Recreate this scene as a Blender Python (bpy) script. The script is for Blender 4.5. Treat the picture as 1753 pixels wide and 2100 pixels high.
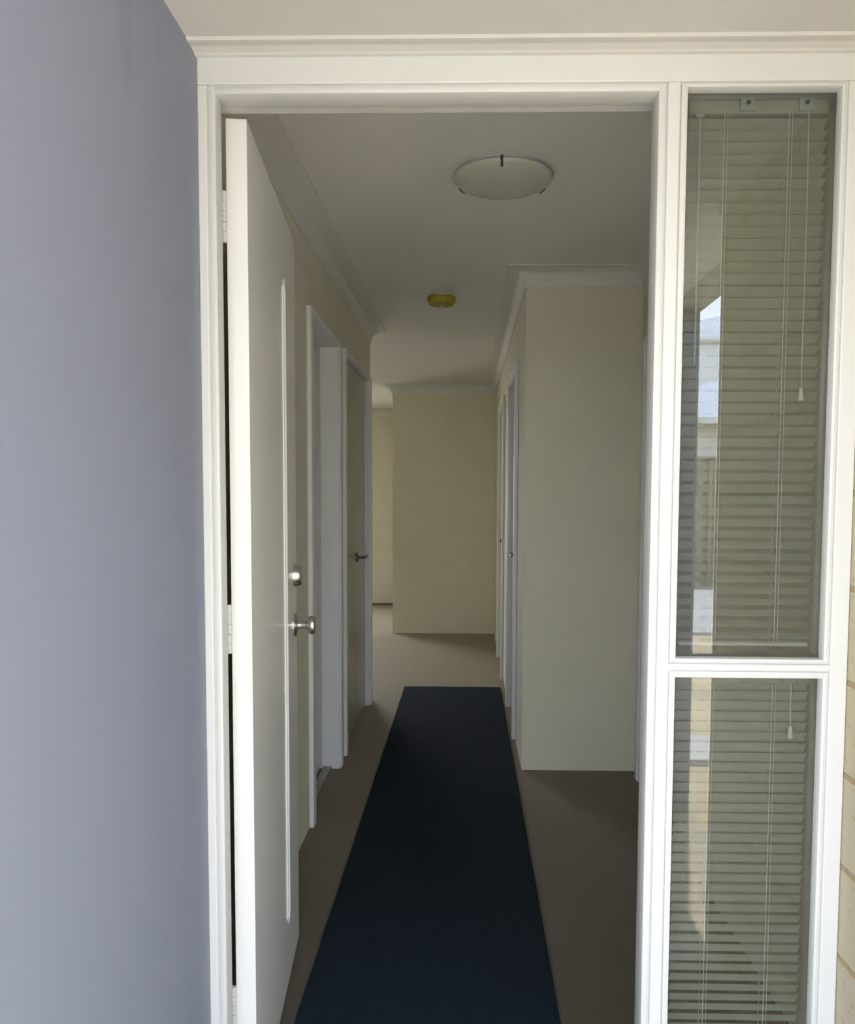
import bpy, bmesh, math, random
from mathutils import Vector, Matrix
random.seed(7)
S = bpy.context.scene
for o in list(bpy.data.objects): bpy.data.objects.remove(o)
col = S.collection

# ------------------------------------------------------------------ camera
W_, H_ = 1753.0, 2100.0
F_PX, PX, PY = 1640.0, 920.6, 1120.9
YAW, PITCH, ROLL = .0214, .0616, -.0044
fwd = Vector((-math.sin(YAW)*math.cos(PITCH), math.cos(YAW)*math.cos(PITCH), -math.sin(PITCH)))
rgt = Vector((math.cos(YAW), math.sin(YAW), 0)); up = rgt.cross(fwd)
r2 = math.cos(ROLL)*rgt - math.sin(ROLL)*up
u2 = math.sin(ROLL)*rgt + math.cos(ROLL)*up
cd = bpy.data.cameras.new('camera'); cam = bpy.data.objects.new('camera', cd); col.objects.link(cam)
m = Matrix((r2, u2, -fwd)).transposed().to_4x4(); m.translation = Vector((0, -1.5, 1.345)); cam.matrix_world = m
cd.sensor_fit = 'VERTICAL'; cd.sensor_height = 24.0; cd.sensor_width = 24.0*W_/H_
cd.lens = F_PX/H_*24.0
cd.shift_x = (W_/2-PX)/H_; cd.shift_y = (PY-H_/2)/H_
cd.clip_start = .02; cd.clip_end = 400
S.camera = cam

# ------------------------------------------------------------------ light
EXPOSURE = -0.20
SKY = 11.5; SUN = 18.0; WIN = 30.0
S.view_settings.view_transform = 'Standard'; S.view_settings.look = 'None'
S.view_settings.exposure = EXPOSURE; S.view_settings.gamma = 1.0; S.view_settings.use_curve_mapping = False

w = bpy.data.worlds.new('sky'); S.world = w; w.use_nodes = True
nt = w.node_tree; nt.nodes.clear()
out = nt.nodes.new('ShaderNodeOutputWorld'); bg = nt.nodes.new('ShaderNodeBackground')
tc = nt.nodes.new('ShaderNodeTexCoord'); sep = nt.nodes.new('ShaderNodeSeparateXYZ'); rp = nt.nodes.new('ShaderNodeValToRGB')
nt.links.new(tc.outputs['Generated'], sep.inputs[0]); nt.links.new(sep.outputs['Z'], rp.inputs[0])
rp.color_ramp.elements[0].position = 0.0; rp.color_ramp.elements[0].color = (.88, .94, 1.0, 1)
rp.color_ramp.elements[1].position = .8; rp.color_ramp.elements[1].color = (.15, .24, .45, 1)
e_ = rp.color_ramp.elements.new(.30); e_.color = (.60, .69, .85, 1)
nt.links.new(rp.outputs[0], bg.inputs['Color']); bg.inputs['Strength'].default_value = SKY
nt.links.new(bg.outputs[0], out.inputs[0])

sd = bpy.data.lights.new('sun', 'SUN'); sun = bpy.data.objects.new('sun', sd); col.objects.link(sun)
sd.energy = SUN; sd.angle = math.radians(.55); sd.color = (1.0, .95, .86)
el = math.radians(66); az = Vector((.26, -.96, 0)).normalized()
tosun = Vector((az.x*math.cos(el), az.y*math.cos(el), math.sin(el)))
sun.rotation_euler = tosun.to_track_quat('Z', 'Y').to_euler(); sun.location = tosun*30

ld = bpy.data.lights.new('living_room_daylight', 'AREA'); lo = bpy.data.objects.new('living_room_daylight', ld); col.objects.link(lo)
ld.shape = 'RECTANGLE'; ld.size = 1.7; ld.size_y = 1.4; ld.energy = WIN; ld.color = (1.0, .93, .77); ld.spread = math.radians(120)
lo.location = (-2.62, 8.46, 1.35); lo.rotation_euler = (math.radians(-48), 0, 0)

# ------------------------------------------------------------------ materials
def mat(name, c, rough=.6, metal=0., noise=0., nscale=40., bump=0., bscale=200., coat=0., spec=None, bdist=.002):
    mt = bpy.data.materials.new(name); mt.use_nodes = True; n = mt.node_tree.nodes; l = mt.node_tree.links
    b = n['Principled BSDF']; b.inputs['Base Color'].default_value = (*c, 1); b.inputs['Roughness'].default_value = rough
    b.inputs['Metallic'].default_value = metal; b.inputs['Coat Weight'].default_value = coat
    if spec is not None: b.inputs['Specular IOR Level'].default_value = spec
    t = n.new('ShaderNodeTexCoord')
    if noise > 0:
        x = n.new('ShaderNodeTexNoise'); x.inputs['Scale'].default_value = nscale; x.inputs['Detail'].default_value = 4
        r = n.new('ShaderNodeValToRGB'); l.new(t.outputs['Object'], x.inputs['Vector']); l.new(x.outputs['Fac'], r.inputs[0])
        r.color_ramp.elements[0].position = .3; r.color_ramp.elements[1].position = .7
        r.color_ramp.elements[0].color = (*[v*(1-noise) for v in c], 1); r.color_ramp.elements[1].color = (*[min(1, v*(1+noise)) for v in c], 1)
        l.new(r.outputs[0], b.inputs['Base Color'])
    if bump > 0:
        x = n.new('ShaderNodeTexNoise'); x.inputs['Scale'].default_value = bscale; x.inputs['Detail'].default_value = 3
        bp = n.new('ShaderNodeBump'); bp.inputs['Strength'].default_value = bump; bp.inputs['Distance'].default_value = bdist
        l.new(t.outputs['Object'], x.inputs['Vector']); l.new(x.outputs['Fac'], bp.inputs['Height']); l.new(bp.outputs[0], b.inputs['Normal'])
    return mt

M = {}
M['frame'] = mat('cream_gloss_paint', (.665, .665, .635), .38)
M['door'] = mat('entry_door_gloss_paint', (.84, .835, .80), .26, bump=.05, bscale=25)
M['plaster'] = mat('interior_cream_plaster', (.80, .757, .605), .75, noise=.02, nscale=6, bump=.08, bscale=90)
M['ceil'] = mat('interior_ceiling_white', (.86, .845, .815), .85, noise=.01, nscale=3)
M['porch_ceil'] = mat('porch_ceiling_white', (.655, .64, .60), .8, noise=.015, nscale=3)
M['cornice'] = mat('cornice_white', (.80, .79, .74), .7)
M['architrave'] = mat('white_satin_trim', (.86, .865, .85), .4)
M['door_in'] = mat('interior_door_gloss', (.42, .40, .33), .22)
M['door_white'] = mat('recessed_door_gloss', (.70, .69, .65), .25)
M['rug'] = mat('black_navy_ribbed_rug', (.016, .024, .033), .95, noise=.45, nscale=330, bump=.6, bscale=700, spec=.1, bdist=.004)
M['nickel'] = mat('satin_nickel', (.62, .60, .56), .28, metal=1.)
M['steel_dark'] = mat('dark_steel', (.16, .16, .16), .35, metal=1.)
M['slat'] = mat('blind_aluminium_cream', (.57, .59, .52), .45)
M['cord'] = mat('white_cord', (.93, .93, .92), .6)
M['clear'] = mat('blind_bracket_plastic', (.62, .66, .70), .25)
M['alarm'] = mat('yellow_dust_cap', (.42, .34, .035), .5)
M['alarm_white'] = mat('alarm_white_plastic', (.78, .77, .72), .5)
M['frost'] = mat('frosted_glass_diffuser', (.60, .63, .55), .3)
M['slab'] = mat('porch_slab_concrete', (.42, .36, .26), .8, noise=.12, nscale=9, bump=.3, bscale=120)
M['sand'] = mat('yellow_sand', (.56, .465, .30), .95, noise=.16, nscale=2.3, bump=.6, bscale=40, bdist=.01)
M['road'] = mat('pale_concrete_paving', (.56, .55, .53), .9, noise=.06, nscale=6)
M['fascia'] = mat('cream_fascia_paint', (.62, .60, .50), .5)
M['beam'] = mat('beam_shade_toned_paint', (.36, .36, .34), .6)  # darker than the fascia: the beam's shade is put into its colour
M['white_out'] = mat('white_render_outside', (.88, .87, .84), .8)
M['fence'] = mat('beige_steel_fence', (.36, .31, .20), .6)
M['roof'] = mat('pale_blue_grey_steel_roof', (.62, .68, .76), .45)
M['hall_grey'] = mat('threshold_aluminium', (.35, .34, .32), .4, metal=.6)
M['led'] = mat('alarm_test_button', (.75, .74, .6), .4)

# painted render wall, blue grey, with faint scuffs
mt = mat('blue_grey_painted_render', (.240, .258, .328), .7, noise=.02, nscale=2.2, bump=.15, bscale=160, bdist=.001); M['render'] = mt
n = mt.node_tree.nodes; l = mt.node_tree.links; b = n['Principled BSDF']
src = b.inputs['Base Color'].links[0].from_socket
t = n.new('ShaderNodeTexCoord'); mp = n.new('ShaderNodeMapping'); mp.inputs['Scale'].default_value = (1, 9, 1.6); mp.inputs['Rotation'].default_value = (.13, 0, 0)
nz = n.new('ShaderNodeTexNoise'); nz.inputs['Scale'].default_value = 1.3; nz.inputs['Detail'].default_value = 2
l.new(t.outputs['Object'], mp.inputs[0]); l.new(mp.outputs[0], nz.inputs['Vector'])
rr = n.new('ShaderNodeValToRGB'); rr.color_ramp.elements[0].position = .66; rr.color_ramp.elements[1].position = .74
rr.color_ramp.elements[0].color = (1, 1, 1, 1); rr.color_ramp.elements[1].color = (.93, .93, .95, 1)
l.new(nz.outputs['Fac'], rr.inputs[0])
mx = n.new('ShaderNodeMix'); mx.data_type = 'RGBA'; mx.blend_type = 'MULTIPLY'; mx.inputs[0].default_value = 1
l.new(src, mx.inputs[6]); l.new(rr.outputs[0], mx.inputs[7]); l.new(mx.outputs[2], b.inputs['Base Color'])

# carpet: loop pile in fine rows
mt = bpy.data.materials.new('taupe_loop_carpet'); mt.use_nodes = True; M['carpet'] = mt
n = mt.node_tree.nodes; l = mt.node_tree.links; b = n['Principled BSDF']; b.inputs['Roughness'].default_value = .7; b.inputs['Specular IOR Level'].default_value = .35; b.inputs['Sheen Weight'].default_value = .6; b.inputs['Sheen Roughness'].default_value = .4; b.inputs['Sheen Tint'].default_value = (1, .82, .56, 1)
t = n.new('ShaderNodeTexCoord'); wv = n.new('ShaderNodeTexWave'); wv.bands_direction = 'X'; wv.inputs['Scale'].default_value = 38; wv.inputs['Distortion'].default_value = 1.2; wv.inputs['Detail Scale'].default_value = 6
nz = n.new('ShaderNodeTexNoise'); nz.inputs['Scale'].default_value = 260; nz.inputs['Detail'].default_value = 3
l.new(t.outputs['Object'], wv.inputs['Vector']); l.new(t.outputs['Object'], nz.inputs['Vector'])
ad = n.new('ShaderNodeMath'); ad.operation = 'ADD'; l.new(wv.outputs['Fac'], ad.inputs[0]); l.new(nz.outputs['Fac'], ad.inputs[1])
hf = n.new('ShaderNodeMath'); hf.operation = 'MULTIPLY'; hf.inputs[1].default_value = .5; l.new(ad.outputs[0], hf.inputs[0])
rr = n.new('ShaderNodeValToRGB'); rr.color_ramp.elements[0].position = .2; rr.color_ramp.elements[1].position = .8
rr.color_ramp.elements[0].color = (.050, .041, .031, 1); rr.color_ramp.elements[1].color = (.082, .069, .053, 1)
l.new(hf.outputs[0], rr.inputs[0]); l.new(rr.outputs[0], b.inputs['Base Color'])
bp = n.new('ShaderNodeBump'); bp.inputs['Strength'].default_value = .5; bp.inputs['Distance'].default_value = .003
l.new(hf.outputs[0], bp.inputs['Height']); l.new(bp.outputs[0], b.inputs['Normal'])

# cream limestone brick, tall courses
mt = bpy.data.materials.new('cream_limestone_brick'); mt.use_nodes = True; M['brick'] = mt
n = mt.node_tree.nodes; l = mt.node_tree.links; b = n['Principled BSDF']; b.inputs['Roughness'].default_value = .9
t = n.new('ShaderNodeTexCoord'); sp = n.new('ShaderNodeSeparateXYZ'); cb = n.new('ShaderNodeCombineXYZ')
ax = n.new('ShaderNodeMath'); ax.operation = 'ADD'; l.new(t.outputs['Object'], sp.inputs[0])
l.new(sp.outputs['X'], ax.inputs[0]); l.new(sp.outputs['Y'], ax.inputs[1]); l.new(ax.outputs[0], cb.inputs[0])
az_ = n.new('ShaderNodeMath'); az_.operation = 'ADD'; az_.inputs[1].default_value = .063; l.new(sp.outputs['Z'], az_.inputs[0]); l.new(az_.outputs[0], cb.inputs[1])
bt = n.new('ShaderNodeTexBrick'); bt.inputs['Scale'].default_value = 1; bt.inputs['Brick Width'].default_value = .32; bt.inputs['Row Height'].default_value = .1773
bt.inputs['Mortar Size'].default_value = .006; bt.inputs['Mortar Smooth'].default_value = .3
bt.inputs['Color1'].default_value = (.56, .475, .31, 1); bt.inputs['Color2'].default_value = (.52, .455, .32, 1); bt.inputs['Mortar'].default_value = (.42, .31, .16, 1)
l.new(cb.outputs[0], bt.inputs['Vector'])
nz = n.new('ShaderNodeTexNoise'); nz.inputs['Scale'].default_value = 60; nz.inputs['Detail'].default_value = 5; l.new(t.outputs['Object'], nz.inputs['Vector'])
rr = n.new('ShaderNodeValToRGB'); rr.color_ramp.elements[0].position = .3; rr.color_ramp.elements[0].color = (.80, .76, .68, 1); rr.color_ramp.elements[1].position = .42; rr.color_ramp.elements[1].color = (1, 1, 1, 1)
l.new(nz.outputs['Fac'], rr.inputs[0])
mx = n.new('ShaderNodeMix'); mx.data_type = 'RGBA'; mx.blend_type = 'MULTIPLY'; mx.inputs[0].default_value = 1
l.new(bt.outputs['Color'], mx.inputs[6]); l.new(rr.outputs[0], mx.inputs[7]); l.new(mx.outputs[2], b.inputs['Base Color'])
bp = n.new('ShaderNodeBump'); bp.inputs['Strength'].default_value = .6; bp.inputs['Distance'].default_value = .008; bp.invert = True
l.new(bt.outputs['Fac'], bp.inputs['Height']); l.new(bp.outputs[0], b.inputs['Normal'])

# clear glazing: sees through, mirrors by Schlick's law on either face
mt = bpy.data.materials.new('clear_window_glass'); mt.use_nodes = True; M['glass'] = mt
n = mt.node_tree.nodes; l = mt.node_tree.links; n.clear()
o_ = n.new('ShaderNodeOutputMaterial'); tr = n.new('ShaderNodeBsdfTransparent'); gl = n.new('ShaderNodeBsdfGlossy'); gl.inputs['Roughness'].default_value = 0.0
tr.inputs['Color'].default_value = (.75, .755, .73, 1)
geo = n.new('ShaderNodeNewGeometry'); dp = n.new('ShaderNodeVectorMath'); dp.operation = 'DOT_PRODUCT'
l.new(geo.outputs['Normal'], dp.inputs[0]); l.new(geo.outputs['Incoming'], dp.inputs[1])
def mth(op, a, b_=None):
    x = n.new('ShaderNodeMath'); x.operation = op
    if hasattr(a, 'links'): l.new(a, x.inputs[0])
    else: x.inputs[0].default_value = a
    if b_ is not None:
        if hasattr(b_, 'links'): l.new(b_, x.inputs[1])
        else: x.inputs[1].default_value = b_
    return x.outputs[0]
c1 = mth('ABSOLUTE', dp.outputs['Value']); c2 = mth('SUBTRACT', 1.0, c1); c5 = mth('POWER', c2, 5.0); fz = mth('ADD', mth('MULTIPLY', c5, .91), .088)
ms = n.new('ShaderNodeMixShader'); l.new(fz, ms.inputs[0]); l.new(tr.outputs[0], ms.inputs[1]); l.new(gl.outputs[0], ms.inputs[2]); l.new(ms.outputs[0], o_.inputs[0])

# ------------------------------------------------------------------ mesh helpers
def box(bm, x0, x1, y0, y1, z0, z1, bev=0.):
    vs = [bm.verts.new(p) for p in ((x0,y0,z0),(x1,y0,z0),(x1,y1,z0),(x0,y1,z0),(x0,y0,z1),(x1,y0,z1),(x1,y1,z1),(x0,y1,z1))]
    fs = [bm.faces.new([vs[i] for i in q]) for q in ((0,3,2,1),(4,5,6,7),(0,1,5,4),(1,2,6,5),(2,3,7,6),(3,0,4,7))]
    if bev > 0:
        es = {e for f in fs for e in f.edges}
        bmesh.ops.bevel(bm, geom=list(es), offset=bev, segments=2, affect='EDGES', profile=.5)
def lathe(bm, prof, seg=40, axis='Z', c=(0,0,0), sign=1):
    # prof: list of (radius, height) ; closed where the radius is 0
    rings = []
    def P(r, h, a):
        u, v = r*math.cos(a), r*math.sin(a)
        if axis == 'Z': return (c[0]+u, c[1]+v, c[2]+h*sign)
        if axis == 'X': return (c[0]+h*sign, c[1]+u, c[2]+v)
        return (c[0]+u, c[1]+h*sign, c[2]+v)
    for r, h in prof:
        if r < 1e-6: rings.append([bm.verts.new(P(0, h, 0))])
        else: rings.append([bm.verts.new(P(r, h, 2*math.pi*k/seg)) for k in range(seg)])
    for A, B in zip(rings, rings[1:]):
        for k in range(seg):
            k2 = (k+1) % seg
            q = [A[k % len(A)], A[k2 % len(A)], B[k2 % len(B)], B[k % len(B)]]
            u = []
            [u.append(v) for v in q if v not in u]
            if len(u) > 2: bm.faces.new(u)
def tube(bm, pts, r, seg=8):
    pts = [Vector(p) for p in pts]; rings = []
    for i, p in enumerate(pts):
        d = (pts[min(i+1, len(pts)-1)] - pts[max(i-1, 0)]).normalized()
        a = d.orthogonal().normalized() if i == 0 else (a - d*a.dot(d)).normalized()
        bb = d.cross(a)
        rings.append([bm.verts.new(p + (a*math.cos(2*math.pi*k/seg) + bb*math.sin(2*math.pi*k/seg))*r) for k in range(seg)])
    for A, B in zip(rings, rings[1:]):
        for k in range(seg): bm.faces.new([A[k], A[(k+1) % seg], B[(k+1) % seg], B[k]])
    bm.faces.new(rings[0][::-1]); bm.faces.new(rings[-1])
def sweep(bm, rings):
    rr_ = [[bm.verts.new(p) for p in r] for r in rings]; k_ = len(rr_[0])
    for A, B in zip(rr_, rr_[1:]):
        for k in range(k_): bm.faces.new([A[k], A[(k+1) % k_], B[(k+1) % k_], B[k]])
    bm.faces.new(rr_[0][::-1]); bm.faces.new(rr_[-1])
def obj(name, bm, m, parent=None, smooth=False, loc=(0,0,0)):
    bmesh.ops.recalc_face_normals(bm, faces=bm.faces)
    me = bpy.data.meshes.new(name); bm.to_mesh(me); bm.free(); me.materials.append(M[m])
    if smooth:
        me.shade_smooth() if hasattr(me, 'shade_smooth') else None
        try: me.set_sharp_from_angle(angle=math.radians(40))
        except Exception: pass
    o = bpy.data.objects.new(name, me); col.objects.link(o)
    if parent: o.parent = parent; o.matrix_parent_inverse = parent.matrix_world.inverted() if parent.matrix_world != Matrix() else Matrix()
    o.location = loc
    return o
def boxes(name, bl, m, parent=None, bev=0., smooth=False):
    bm = bmesh.new()
    for b_ in bl: box(bm, *b_, bev=bev)
    return obj(name, bm, m, parent, smooth)
def tag(o, label, cat, group=None, kind=None):
    o['label'] = label; o['category'] = cat
    if group: o['group'] = group
    if kind: o['kind'] = kind
    return o
def struct(o, label, cat): return tag(o, label, cat, None, 'structure')
def empty(name, loc):
    o = bpy.data.objects.new(name, None); col.objects.link(o); o.location = loc; o.empty_display_size = .1
    bpy.context.view_layer.update(); return o

CP = 2.43          # hall ceiling
PC = 2.15          # porch ceiling
LX = -.63          # hall left wall face
HX = .28           # hall right wall face
RX = .835          # entry right wall face
FRONT = .11        # inner face of the front wall

# ------------------------------------------------------------------ ground and porch shell
struct(boxes('floor_porch', [(-.9, 1.0, -2.25, .03, -.16, -.03)], 'slab'), 'pale concrete porch slab in front of the doorway', 'floor')
struct(boxes('floor', [(-5.2, 2.2, .03, 8.7, -.14, 0)], 'carpet'), 'taupe carpet floor running down the hallway', 'floor')
bm = bmesh.new(); N = 70
vg = [[None]*(N+1) for _ in range(N+1)]
for i in range(N+1):
    for j in range(N+1):
        x = -40 + 80*i/N; y = -42 + 84*j/N
        vg[i][j] = bm.verts.new((x, y, -.07 + .012*math.sin(x*3.1+y*1.7)*math.sin(y*2.3-x)))
for i in range(N):
    for j in range(N): bm.faces.new([vg[i][j], vg[i+1][j], vg[i+1][j+1], vg[i][j+1]])
struct(obj('ground', bm, 'sand', smooth=True), 'bare yellow sand of the unfinished front yard', 'ground')
struct(boxes('path_kerb', [(-40, 3.2, -3.05, -2.62, -.12, -.035)], 'road'), 'pale concrete path strip across the sand', 'path')
struct(boxes('road', [(-40, 40, -10.6, -6.7, -.12, -.04)], 'road'), 'pale paved road before the far fence', 'road')

struct(boxes('wall_left', [(-.617, -.497, -1.22, 0.0, -.14, PC+.2)], 'render'), 'smooth blue-grey painted wall on the left of the porch', 'wall')
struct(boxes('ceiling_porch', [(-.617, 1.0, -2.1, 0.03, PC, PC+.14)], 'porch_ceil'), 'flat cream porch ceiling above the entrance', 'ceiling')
struct(boxes('wall_right', [(.718, .998, -.76, .03, -.14, PC)], 'brick'), 'cream limestone brick wall at the right of the sidelight', 'wall')
struct(boxes('trim_1', [(-.617, 1.0, -2.24, -2.10, PC-.006, PC+.24), (.862, 1.0, -2.10, -.762, PC-.006, PC+.0)], 'beam'), 'cream beam, toned dark for its shade, along the open porch edge', 'fascia')
pm = boxes('porch_pier', [(.84, .995, -2.09, -1.93, -.03, PC-.0062)], 'render', bev=.004); tag(pm, 'square grey pier holding the open corner of the porch roof', 'pier')

# cove cornice profiles
def cove(bm, path, size, z, n_in, th=.012):
    """path: list of (x,y); n_in: per-vertex inward offset (dx,dy) for the mitre; z: ceiling height"""
    prof = []
    for k in range(9):
        a = math.pi/2*k/8
        prof.append((size*(1-math.cos(a))*.86+.07*size, -size + size*.86*math.sin(a)+.07*size))
    prof = [(0, -size), (.07*size, -size)] + prof + [(size, -.07*size), (size, 0), (0, 0)]
    rings = []
    for (x, y), (dx, dy) in zip(path, n_in):
        rings.append([(x+dx*u, y+dy*u, z+v) for u, v in prof])
    sweep(bm, rings)
bm = bmesh.new()
rings = []
for x, sx in ((-.497, 0), (.7175, 0)):
    rings.append([(x, -u, PC+v) for u, v in ((0, -.0072), (.008, -.0072), (.013, -.0050), (.030, -.0025), (.044, -.0040), (.050, -.0040), (.055, 0), (0, 0))])
sweep(bm, rings)
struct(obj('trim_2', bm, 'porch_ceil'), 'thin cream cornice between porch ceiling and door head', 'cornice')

# ------------------------------------------------------------------ front wall and entrance frame
struct(boxes('wall_front', [(-5.2, -.4975, .0, FRONT, -.14, CP+.3), (-.4975, .7175, .012, FRONT, 2.147, CP+.3), (.7175, 2.2, .031, FRONT, -.14, CP+.3), (.702, .7176, .046, FRONT, -.14, 2.147)], 'plaster'),
       'cream wall above and beside the entrance frame', 'wall')
fr = empty('entrance_frame', (0, 0, 0)); struct(fr, 'white painted timber frame holding the open door and the sidelight', 'door frame')
# members
def member(name, bl, bev=.0025): return boxes(name, bl, 'frame', fr, bev=bev)
member('left_jamb', [(-.497, -.480, 0, .0445, 0, 2.096), (-.497, -.491, .044, FRONT, 0, 2.096)])
member('head_rail', [(-.497, .717, 0, .060, 2.096, 2.147), (-.4965, .400, .058, FRONT, 2.0935, 2.147)])
member('mullion', [(.360, .383, 0, .0445, 0, 2.096), (.356, .396, .043, FRONT, 0, 2.096)])
member('right_jamb', [(.684, .717, 0, .0445, 0, 2.096)])
member('mid_rail', [(.381, .686, 0, .045, 1.0205, 1.0335)])
member('bottom_rail', [(.381, .686, 0, .045, 0, .10)])
# beads round the door opening (with the stop) and round each pane; a shallow groove is left between
def bead(name, bl): return boxes(name, bl, 'frame', fr, bev=.004, smooth=True)
bead('stop_bead', [(-.4785, -.464, .003, .042, 0, 2.0945)])
bead('stop_bead', [(.344, .3585, .003, .060, 0, 2.0945)])
bead('stop_bead', [(-.4785, .3585, .0036, .060, 2.0805, 2.0945)])
for z0, z1 in ((1.0348, 2.0945), (.1013, 1.0192)):
    za = z0+.0085; zb = z1-.0065 if z1 > 2 else z1-.0135
    bead('glazing_bead', [(.3845, .3975, .003, .0295, z0, z1)])
    bead('glazing_bead', [(.673, .6825, .003, .0295, z0, z1)])
    bead('glazing_bead', [(.3845, .6825, .0036, .0295, z0, za)])
    bead('glazing_bead', [(.3845, .6825, .0036, .0295, zb, z1)])
gr = boxes('back_panel', [(.355, .363, .0065, .05, 0, 2.0975), (.380, .388, .0065, .03, 0, 2.0975), (.679, .688, .0065, .03, 0, 2.0975), (-.483, -.475, .0065, .05, 0, 2.0975),
      (-.4835, .3645, .0066, .05, 2.089, 2.1), (.379, .6885, .0066, .03, 2.089, 2.1), (.379, .6885, .0067, .03, 1.014, 1.041)], 'frame', fr)
boxes('threshold', [(-.486, .358, 0, .10, .0, .008)], 'hall_grey', fr)

for nm, z0, z1, lb in (('window_1', 1.046, 2.0765, 'tall upper sidelight pane mirroring the brick wall and sky'), ('window_2', .116, 1.005, 'lower sidelight pane under the mid rail')):
    struct(boxes(nm, [(.388, .681, .030, .034, z0-.012, z1+.014)], 'glass'), lb, 'window pane')

# ------------------------------------------------------------------ venetian blinds behind the sidelight
def blind(base_z, top, first, n_sl, pitch, tilt, bottom, label, brackets):
    r = empty('venetian_blind', (.55, .085, base_z)); tag(r, label, 'blind', 'venetian blinds behind the sidelight panes')
    x0, x1, yc = .418, .682, .086
    bm = bmesh.new()
    box(bm, x0, x1, yc-.012, yc+.012, top-.026, top, bev=.002); obj('head_rail', bm, 'slat', r)
    bm = bmesh.new(); hw = .0122
    for k in range(n_sl):
        z = first - k*pitch
        if z < bottom+.010: break
        pts = []
        for s in (-1, -.5, 0, .5, 1):
            a = s*hw; cr = .0016*(1-s*s)
            pts.append((a*math.cos(tilt)+cr*math.sin(tilt), -a*math.sin(tilt)+cr*math.cos(tilt)))   # front edge high
        j = random.uniform(-.0006, .0006)
        A = []; Bv = []
        for x in (x0+.002, x1-.002):
            A.append([bm.verts.new((x, yc+p[0], z+p[1]+j)) for p in pts]); Bv.append([bm.verts.new((x, yc+p[0], z+p[1]-.0004+j)) for p in pts])
        for T in (A, Bv):
            for q in range(4): bm.faces.new([T[0][q], T[1][q], T[1][q+1], T[0][q+1]])
        for q in (0, 4): bm.faces.new([A[0][q], A[1][q], Bv[1][q], Bv[0][q]])
    obj('slats', bm, 'slat', r, smooth=True)
    bm = bmesh.new(); box(bm, x0+.003, x1-.008, yc-.011, yc+.011, bottom-.004, bottom+.003, bev=.0015); obj('bottom_rail', bm, 'cord', r)
    for x in (.485, .6065):
        bm = bmesh.new()
        for yy in (-.0125, .0125): tube(bm, [(x, yc+yy, top-.026), (x, yc+yy, bottom)], .0008, 6)
        tube(bm, [(x+.006, yc-.0135, top-.026), (x+.006, yc-.0135, bottom)], .0006, 6)
        for k in range(n_sl):
            z = first-k*pitch
            if z < bottom+.01: break
            tube(bm, [(x, yc-.0125, z-.003+.006), (x, yc+.0125, z-.003-.006)], .0004, 4)
        obj('ladder_cord', bm, 'cord', r)
    for x in brackets:
        bm = bmesh.new(); box(bm, x-.014, x+.014, yc-.020, yc-.013, top-.023, top+.002, bev=.0015); box(bm, x-.014, x+.014, yc-.02, yc+.01, top, top+.0035, bev=.001)
        bk = obj('bracket', bm, 'clear', r)
        bm = bmesh.new(); lathe(bm, [(0, 0), (.0042, 0), (.0042, -.0015), (0, -.002)], 12, 'Y', (x, yc-.020, top-.009)); obj('screw', bm, 'steel_dark', bk)
    return r, yc, top
r, yc, top = blind(1.06, 2.0985, 2.0575, 60, .02235, math.radians(38), 1.0585, 'raised-slat cream venetian blind behind the tall upper sidelight pane', (.527, .637))
bm = bmesh.new(); tube(bm, [(.641, yc-.017, top-.026), (.642, yc-.02, 1.9), (.641, yc-.02, 1.56)], .0009, 6)
k = 0
for i in range(8): lathe(bm, [(0, .0022), (.0022, 0), (0, -.0022)], 8, 'Z', (.641, yc-.02, 1.70-.022*i))
obj('lift_cord', bm, 'cord', r)
bm = bmesh.new(); lathe(bm, [(0, .014), (.003, .012), (.006, -.008), (.0055, -.012), (0, -.012)], 14, 'Z', (.641, yc-.02, 1.545)); obj('tassel', bm, 'cord', r, smooth=True)
bm = bmesh.new(); box(bm, .430, .446, yc-.018, yc-.012, top-.034, top-.029); tube(bm, [(.438, yc-.017, top-.03), (.437, yc-.019, 1.60)], .0022, 8); obj('tilt_wand', bm, 'clear', r)
r, yc, top = blind(.12, 1.006, .9735, 60, .0208, math.radians(60), .135, 'cream venetian blind behind the lower sidelight pane, under the mid rail', (.527, .637))
bm = bmesh.new(); tube(bm, [(.641, yc-.017, top-.02), (.641, yc-.019, .90)], .0010, 6)
lathe(bm, [(0, .014), (.003, .012), (.006, -.008), (.0055, -.012), (0, -.012)], 12, 'Z', (.641, yc-.019, .885)); obj('lift_cord', bm, 'cord', r)
struct(boxes('window_sill', [(.396, .702, .0455, .14, 1.0235, 1.0325), (.396, .702, .0455, .16, .0005, .10), (.396, .702, .0455, FRONT, 2.0995, 2.1465)], 'frame'), 'cream sill and reveal lining inside the sidelight', 'sill')

# ------------------------------------------------------------------ entrance door leaf, open inwards
dr = empty('door_1', (0, 0, 0)); struct(dr, 'open white glossy entrance door with round knob and deadbolt', 'door')
HP = Vector((-.435, .107, 0)); EP = Vector((-.502, .850, 0)); dv = (EP-HP); LEN = dv.length; dv.normalize(); nv = Vector((dv.y, -dv.x, 0))
if nv.x < 0: nv = -nv
DM = Matrix(((dv.x, nv.x, 0, HP.x), (dv.y, nv.y, 0, HP.y), (0, 0, 1, 0), (0, 0, 0, 1)))   # local x along the leaf, y out of its right face, z up
def dobj(name, bm, m, smooth=False, parent=None):
    bm.transform(DM); return obj(name, bm, m, parent or dr, smooth)
bm = bmesh.new(); box(bm, 0, LEN, -.041, 0, .012, 2.0835, bev=.0015); dobj('leaf', bm, 'door')
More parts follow.
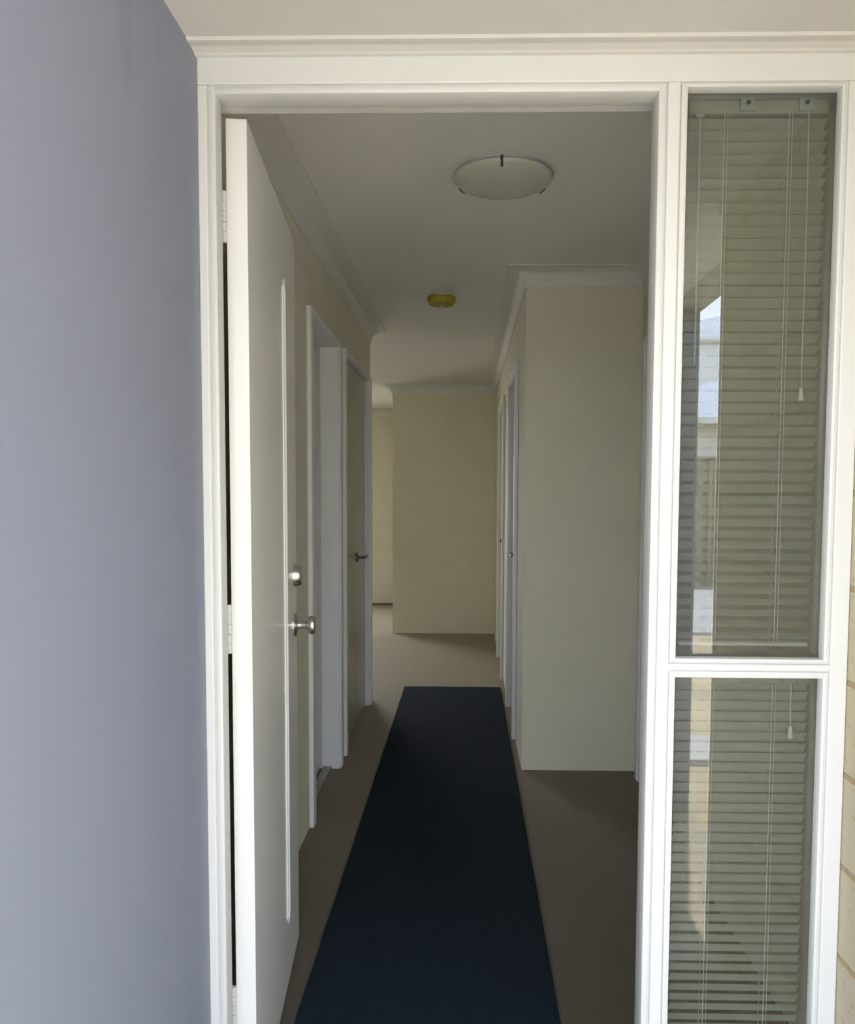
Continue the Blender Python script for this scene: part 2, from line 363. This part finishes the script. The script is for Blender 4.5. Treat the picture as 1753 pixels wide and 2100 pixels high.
# narrow moulding strip with pointed ends
bm = bmesh.new(); a0, a1, zl, zh = .485, .525, .205, 1.885; tip = .022
def ridge(p, q, wd=.007, h=.004):
    p = Vector(p); q = Vector(q); d = (q-p).normalized(); s = Vector((-d.z, 0, d.x))*wd/2; u = Vector((0, 1, 0))
    sweep(bm, [[e-s, e-s*.6+u*h*.8, e+u*h, e+s*.6+u*h*.8, e+s] for e in (p, q)])
am = (a0+a1)/2
ridge((a0, 0, zl), (a0, 0, zh)); ridge((a1, 0, zl), (a1, 0, zh))
ridge((a0, 0, zh), (am, 0, zh+tip)); ridge((am, 0, zh+tip), (a1, 0, zh)); ridge((a0, 0, zl), (am, 0, zl-tip)); ridge((am, 0, zl-tip), (a1, 0, zl))
dobj('moulding', bm, 'door')
def fitting(name, x, z, prof, seg=36):
    bm = bmesh.new(); lathe(bm, prof, seg, 'Y', (x, 0, z)); return dobj(name, bm, 'nickel', True)
fitting('door_knob', LEN-.065, .974, [(0, 0), (.033, 0), (.033, .004), (.028, .009), (.012, .012), (.0105, .030), (.013, .036), (.024, .042), (.0275, .050), (.026, .058), (.018, .063), (.007, .0645), (0, .0645)])['label'] = 'satin nickel round knob'
fitting('deadbolt', LEN-.065, 1.118, [(0, 0), (.031, 0), (.031, .006), (.027, .020), (.025, .023), (.010, .024), (.009, .022), (0, .022)])['label'] = 'satin nickel deadbolt cylinder'
fitting('inner_knob', LEN-.065, .974, [(0, -.041), (.033, -.041), (.033, -.045), (.012, -.053), (.0105, -.070), (.024, -.083), (.0275, -.091), (.018, -.104), (0, -.105)])
for zc in (1.895, 1.075, .270):
    bm = bmesh.new()
    box(bm, -.0488+.0445*0-.4357, -.476, .1035, .1065, zc-.05, zc+.05)
    for k in range(5): lathe(bm, [(0, -.0094), (.0056, -.0094), (.0056, .0094), (0, .0094)], 14, 'Z', (-.4815, .1055, zc-.04+.02*k))
    obj('hinge', bm, 'frame', dr)

# ------------------------------------------------------------------ hall walls
struct(boxes('wall_hall_left', [
    (LX-.1, LX, FRONT, 1.715, 0, CP), (LX-.1, LX, 1.715, 2.39, 2.075, CP), (LX-.1, LX, 2.39, 2.607, 0, CP), (LX-.1, LX, 2.607, 3.585, 2.082, CP), (LX-.1, LX, 3.585, 3.75, 0, CP),
    (-5.2, LX-.1, 3.65, 3.75, 0, CP), (-1.6, LX-.1, 1.2, 1.3, 0, CP), (-1.6, -1.5, 1.3, 3.65, 0, CP)], 'plaster'), 'cream wall down the left side of the hall, with two door openings', 'wall')
struct(boxes('wall_hall_right', [
    (HX, HX+.1, 2.49, 2.935, 0, CP), (HX, HX+.1, 2.935, 3.60, 2.055, CP), (HX, HX+.1, 3.60, 4.40, 0, CP), (HX, HX+.1, 4.40, 5.2, 2.055, CP), (HX, HX+.1, 5.2, 6.345, 0, CP)], 'plaster'), 'cream wall down the right side of the hall', 'wall')
struct(boxes('wall_projecting', [(HX, RX, 2.39, 2.49, 0, CP)], 'plaster'), 'cream wall face jutting out at the right behind the entry', 'wall')
struct(boxes('wall_entry_right', [(RX, RX+.1, FRONT, 1.40, 0, CP), (RX, RX+.1, 1.40, 2.25, 2.055, CP), (RX, RX+.1, 2.25, 2.49, 0, CP)], 'plaster'), 'cream wall at the right of the entry, behind the sidelight', 'wall')
struct(boxes('wall_far', [(-.723, HX+.1, 6.345, 6.45, 0, CP), (-.723, -.62, 6.45, 8.43, 0, CP)], 'plaster'), 'cream wall closing the far end of the hall', 'wall')
struct(boxes('wall_back', [(-1.75, -.62, 8.43, 8.55, 0, CP), (-5.2, -3.5, 8.43, 8.55, 0, CP), (-3.5, -1.75, 8.43, 8.55, 2.12, CP), (-5.2, -5.1, 3.75, 8.55, 0, CP)], 'plaster'), 'pale wall of the bright room beyond the hall', 'wall')
struct(boxes('ceiling', [(-5.2, 2.2, FRONT, 8.6, CP, CP+.15)], 'ceil'), 'white hall ceiling', 'ceiling')
struct(boxes('wall_outer', [(-5.3, -5.2, 0, 8.6, -.14, CP+.3), (2.1, 2.2, FRONT, 8.6, 0, CP), (.38, 2.2, 8.43, 8.55, 0, CP), (-5.2, -5.1, FRONT, 3.65, 0, CP)], 'white_out'), 'outer side wall of the house', 'wall')
struct(boxes('foot_strip_back', [(-1.75, -.723, 8.405, 8.43, 0, .02)], 'steel_dark'), 'dark strip at the foot of the bright far room wall', 'foot_strip')  # low dark strip drawn where the far wall meets the carpet

bm = bmesh.new(); c = .088
def run(path, off, z=CP, size=c): cove(bm, path, size, z, off)
# left wall, from the front wall to the free wall end and round it
run([(LX, FRONT), (LX, 3.75), (-5.1, 3.75)], [(1, 1), (1, 1), (1, 1)])
run([(LX, FRONT), (RX, FRONT)], [(1, 1), (-1, 1)])
run([(RX, FRONT), (RX, 2.39), (HX, 2.39), (HX, 6.345), (-.723, 6.345), (-.723, 8.43), (-5.1, 8.43)], [(-1, 1), (-1, -1), (-1, -1), (-1, -1), (-1, -1), (-1, -1), (1, -1)])
struct(obj('trim_3', bm, 'cornice', smooth=True), 'white coved cornice round the hall ceiling', 'cornice')

# architraves and door leaves set in the walls
def arch(bm, face, sgn, y0, y1, top, th=.02, wd=.056, near=True, far=True, hd=.03):
    x0, x1 = (face, face+sgn*th) if sgn > 0 else (face+sgn*th, face)
    if near: box(bm, x0, x1, y0-wd, y0, 0, top+hd, bev=.004)
    if far: box(bm, x0, x1, y1, y1+wd, 0, top+hd, bev=.004)
    box(bm, x0, x1, y0, y1, top, top+hd, bev=.004)
def jamb(bm, xa, xb, y0, y1, top, t=.02):
    box(bm, xa, xb, y0-.001, y0+t, 0, top); box(bm, xa, xb, y1-t, y1+.001, 0, top); box(bm, xa, xb, y0+t, y1-t, top-t, top+.001)

def lever(parent, x, y, z, sx, sy):
    bm = bmesh.new()
    lathe(bm, [(0, 0), (.026, 0), (.026, .006), (.022, .009), (.010, .011), (.0085, .045), (.010, .052), (0, .053)], 24, 'X', (x, y, z), sx)
    tube(bm, [(x+sx*.046, y, z), (x+sx*.05, y+sy*.02, z), (x+sx*.052, y+sy*.06, z+.002), (x+sx*.048, y+sy*.115, z)], .0085, 12)
    h = obj('lever_handle', bm, 'steel_dark', parent, smooth=True); h['label'] = 'dark lever handle'; return h

d = empty('door_2', (LX, 1.7, 0)); struct(d, 'white recessed door, first on the left wall behind the entrance door', 'door')
bm = bmesh.new(); arch(bm, LX, 1, 1.715, 2.39, 2.062); obj('architrave', bm, 'architrave', d)
bm = bmesh.new(); jamb(bm, LX-.101, LX+.012, 1.715, 2.39, 2.074, .014); obj('jamb', bm, 'architrave', d)
bm = bmesh.new(); box(bm, LX-.112, LX-.076, 1.731, 2.375, .02, 2.057, bev=.002); obj('leaf', bm, 'door_white', d)
boxes('sill_strip', [(LX-.07, LX-.03, 1.731, 2.375, 0, .012)], 'hall_grey', d)
d = empty('door_3', (LX, 2.6, 0)); struct(d, 'dull olive double door with lever handle, further along the left wall', 'door')
bm = bmesh.new(); arch(bm, LX, 1, 2.607, 3.585, 2.078, th=.020, near=True, far=False, wd=.045, hd=.014); box(bm, LX-.02, LX+.024, 3.588, 3.650, 0, 2.095, bev=.004); obj('architrave', bm, 'architrave', d)
bm = bmesh.new(); jamb(bm, LX-.101, LX+.010, 2.607, 3.585, 2.081, .008); obj('jamb', bm, 'architrave', d)
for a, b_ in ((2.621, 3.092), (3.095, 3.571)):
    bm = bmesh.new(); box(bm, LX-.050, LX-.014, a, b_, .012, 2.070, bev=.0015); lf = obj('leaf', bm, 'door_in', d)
lever(lf, LX-.014, 3.18, .99, 1, 1)
d = empty('door_4', (RX, 1.8, 0)); struct(d, 'white door in the wall at the right of the entry', 'door')
bm = bmesh.new(); arch(bm, RX, -1, 1.40, 2.25, 2.055); obj('architrave', bm, 'architrave', d)
bm = bmesh.new(); jamb(bm, RX-.012, RX+.101, 1.40, 2.25, 2.055); obj('jamb', bm, 'architrave', d)
bm = bmesh.new(); box(bm, RX+.04, RX+.076, 1.421, 2.229, .012, 2.033); obj('leaf', bm, 'door_white', d)
for nm, y0, y1, lb, nr in (('door_5', 2.935, 3.60, 'white recessed door, first on the right wall of the hall', True), ('door_6', 4.40, 5.2, 'white recessed door, further along the right wall of the hall', True)):
    d = empty(nm, (HX, y0, 0)); struct(d, lb, 'door')
    bm = bmesh.new(); arch(bm, HX, -1, y0, y1, 2.055, near=nr); obj('architrave', bm, 'architrave', d)
    bm = bmesh.new(); jamb(bm, HX-.014, HX+.101, y0, y1, 2.055, .025); obj('jamb', bm, 'architrave', d)
    bm = bmesh.new(); box(bm, HX+.05, HX+.088, y0+.026, y1-.026, .012, 2.028, bev=.002); lf = obj('leaf', bm, 'door_white', d)
    lever(lf, HX+.05, y1-.09, .99, -1, -1)

# ------------------------------------------------------------------ rug, lamp, smoke alarm
bm = bmesh.new(); x0, x1, y0, y1 = -.430, .248, .135, 4.085; nx, ny = 12, 80
top = [[bm.verts.new((x0+(x1-x0)*i/nx + .0004*math.sin(j*.7+i), y0+(y1-y0)*j/ny, .0075+.0012*math.sin(j*.9)*math.cos(i*1.3))) for j in range(ny+1)] for i in range(nx+1)]
bot = [[bm.verts.new((v.co.x, v.co.y, .0005)) for v in row] for row in top]
for i in range(nx):
    for j in range(ny):
        bm.faces.new([top[i][j], top[i+1][j], top[i+1][j+1], top[i][j+1]]); bm.faces.new([bot[i][j], bot[i][j+1], bot[i+1][j+1], bot[i+1][j]])
for j in range(ny):
    bm.faces.new([top[0][j], top[0][j+1], bot[0][j+1], bot[0][j]]); bm.faces.new([top[nx][j], bot[nx][j], bot[nx][j+1], top[nx][j+1]])
for i in range(nx):
    bm.faces.new([top[i][0], bot[i][0], bot[i+1][0], top[i+1][0]]); bm.faces.new([top[i][ny], top[i+1][ny], bot[i+1][ny], bot[i][ny]])
tag(obj('runner_rug', bm, 'rug'), 'long black-navy runner rug laid down the middle of the hall carpet', 'rug')

lx, ly = .117, 1.250
lt = empty('ceiling_light', (lx, ly, CP)); tag(lt, 'round frosted glass ceiling light held by small metal clips near the entrance', 'ceiling light')
bm = bmesh.new(); lathe(bm, [(0, 0), (.150, 0), (.152, -.004), (.150, -.022), (0, -.022)], 64, 'Z', (lx, ly, CP)); obj('base_plate', bm, 'clear', lt, smooth=True)
bm = bmesh.new(); prof = [(.163, -.016), (.1655, -.019), (.163, -.0225)]
for k in range(1, 15):
    a = k/14; rr_ = .163*math.cos(a*math.pi/2); prof.append((max(rr_, 0), -.0225-.036*math.sin(a*math.pi/2)**1.15))
prof[-1] = (0, prof[-1][1])
lathe(bm, prof, 72, 'Z', (lx, ly, CP)); obj('glass_shade', bm, 'frost', lt, smooth=True)
for ang in (-94, 30, 150):
    a = math.radians(ang)
    dx, dy = math.cos(a), math.sin(a); s = Vector((-dy, dx, 0))*.004
    pts = [(.158, -.008), (.168, -.012), (.1685, -.024), (.158, -.034), (.150, -.040)]
    bm = bmesh.new()
    rings = []
    for q, (r_, h_) in enumerate(pts):
        c_ = Vector((lx+dx*r_, ly+dy*r_, CP+h_)); t_ = Vector((dx*.0012, dy*.0012, -.0012))
        rings.append([c_-s-t_, c_+s-t_, c_+s+t_, c_-s+t_])
    sweep(bm, rings); obj('clip', bm, 'steel_dark', lt)

sx_, sy_ = -.140, 2.885
sm = empty('smoke_alarm', (sx_, sy_, CP)); tag(sm, 'small round smoke alarm with a yellow cap on the hall ceiling', 'smoke alarm')
bm = bmesh.new(); lathe(bm, [(0, 0), (.062, 0), (.064, -.004), (.062, -.014), (0, -.014)], 40, 'Z', (sx_, sy_, CP)); obj('base', bm, 'alarm_white', sm, smooth=True)
bm = bmesh.new(); lathe(bm, [(.066, -.012), (.074, -.010), (.077, -.018), (.075, -.036), (.066, -.049), (.042, -.055), (.018, -.057), (0, -.057)], 48, 'Z', (sx_, sy_, CP)); obj('dust_cap', bm, 'alarm', sm, smooth=True)
bm = bmesh.new(); lathe(bm, [(0, -.0605), (.006, -.060), (.007, -.056), (0, -.056)], 16, 'Z', (sx_, sy_, CP)); obj('test_button', bm, 'led', sm, smooth=True)

# ------------------------------------------------------------------ street side mirrored in the sidelight, and an unseen shading house
fe = empty('boundary_fence', (4, -11.7, 0)); tag(fe, 'beige corrugated steel boundary fence mirrored in the sidelight', 'fence')
bm = bmesh.new(); pts = []
nn = 150
for i in range(nn+1):
    x = -6 + 20*i/nn; pts.append((x, -11.7 + (.018 if i % 4 in (0, 1) else -.018)))
va = [bm.verts.new((x, y, -.06)) for x, y in pts]; vb = [bm.verts.new((x, y, 1.98)) for x, y in pts]
vc = [bm.verts.new((x, y-.003, -.06)) for x, y in pts]; vd = [bm.verts.new((x, y-.003, 1.98)) for x, y in pts]
for i in range(nn):
    bm.faces.new([va[i], va[i+1], vb[i+1], vb[i]]); bm.faces.new([vc[i], vd[i], vd[i+1], vc[i+1]]); bm.faces.new([vb[i], vb[i+1], vd[i+1], vd[i]])
obj('panel', bm, 'fence', fe); boxes('top_rail', [(-6, 14, -11.74, -11.66, 1.98, 2.03)], 'fence', fe)
for i in range(9): boxes('post', [(-6.03+2.5*i, -5.97+2.5*i, -11.74, -11.66, -.06, 2.0)], 'fence', fe)

def hip_roof(name, parent, x0, x1, y0, y1, z, rise, mtl):
    ym = (y0+y1)/2; h = (y1-y0)/2; bm = bmesh.new()
    a, b_, c_, d_ = [bm.verts.new(p) for p in ((x0,y0,z),(x1,y0,z),(x1,y1,z),(x0,y1,z))]; e, f_ = bm.verts.new((x0+h, ym, z+rise)), bm.verts.new((x1-h, ym, z+rise))
    for q in ((a,b_,f_,e),(b_,c_,f_),(c_,d_,e,f_),(d_,a,e),(a,d_,c_,b_)): bm.faces.new(q)
    return obj(name, bm, mtl, parent)
# corrugated roof material bands
mt = M['roof']; n = mt.node_tree.nodes; l = mt.node_tree.links; wv = n.new('ShaderNodeTexWave'); wv.inputs['Scale'].default_value = 4.2; wv.bands_direction = 'X'
t = n.new('ShaderNodeTexCoord'); l.new(t.outputs['Object'], wv.inputs['Vector']); bp = n.new('ShaderNodeBump'); bp.inputs['Strength'].default_value = .5; bp.inputs['Distance'].default_value = .02
l.new(wv.outputs['Fac'], bp.inputs['Height']); l.new(bp.outputs[0], n['Principled BSDF'].inputs['Normal'])
def house(label, x0, x1, y0, y1, wall_h, rise, ov=.45):
    h = empty('house', ((x0+x1)/2, y1, 0)); tag(h, label, 'house')
    boxes('wall', [(x0, x1, y0, y1, -.06, wall_h)], 'white_out', h)
    boxes('fascia', [(x0-ov, x1+ov, y0-ov, y1+ov, wall_h, wall_h+.14)], 'fascia', h)
    boxes('gutter', [(x0-ov-.1, x1+ov+.1, y1+ov, y1+ov+.12, wall_h+.06, wall_h+.18)], 'white_out', h)
    hip_roof('roof', h, x0-ov, x1+ov, y0-ov, y1+ov, wall_h+.15, rise, 'roof')
    for wx in (x0+1.2, x1-3.0):
        wdw = boxes('window', [(wx, wx+1.8, y1-.02, y1+.04, .9, 2.0)], 'architrave', h); boxes('pane', [(wx+.06, wx+1.74, y1+.03, y1+.05, .96, 1.94)], 'steel_dark', wdw)
    return h
house('white rendered house with pale blue-grey steel hip roof mirrored behind the fence', 3.1, 15.5, -27, -15.2, 2.78, 2.4)
house('taller white house with high gutter mirrored above the nearer roof', 6.5, 20, -39.5, -30, 7.3, 2.0)
house('unseen house added on the right to shade the porch from side sky light', 3.6, 12, -6.4, 7.5, 2.9, 1.6)  # added out of view to hold back low sky light from the right
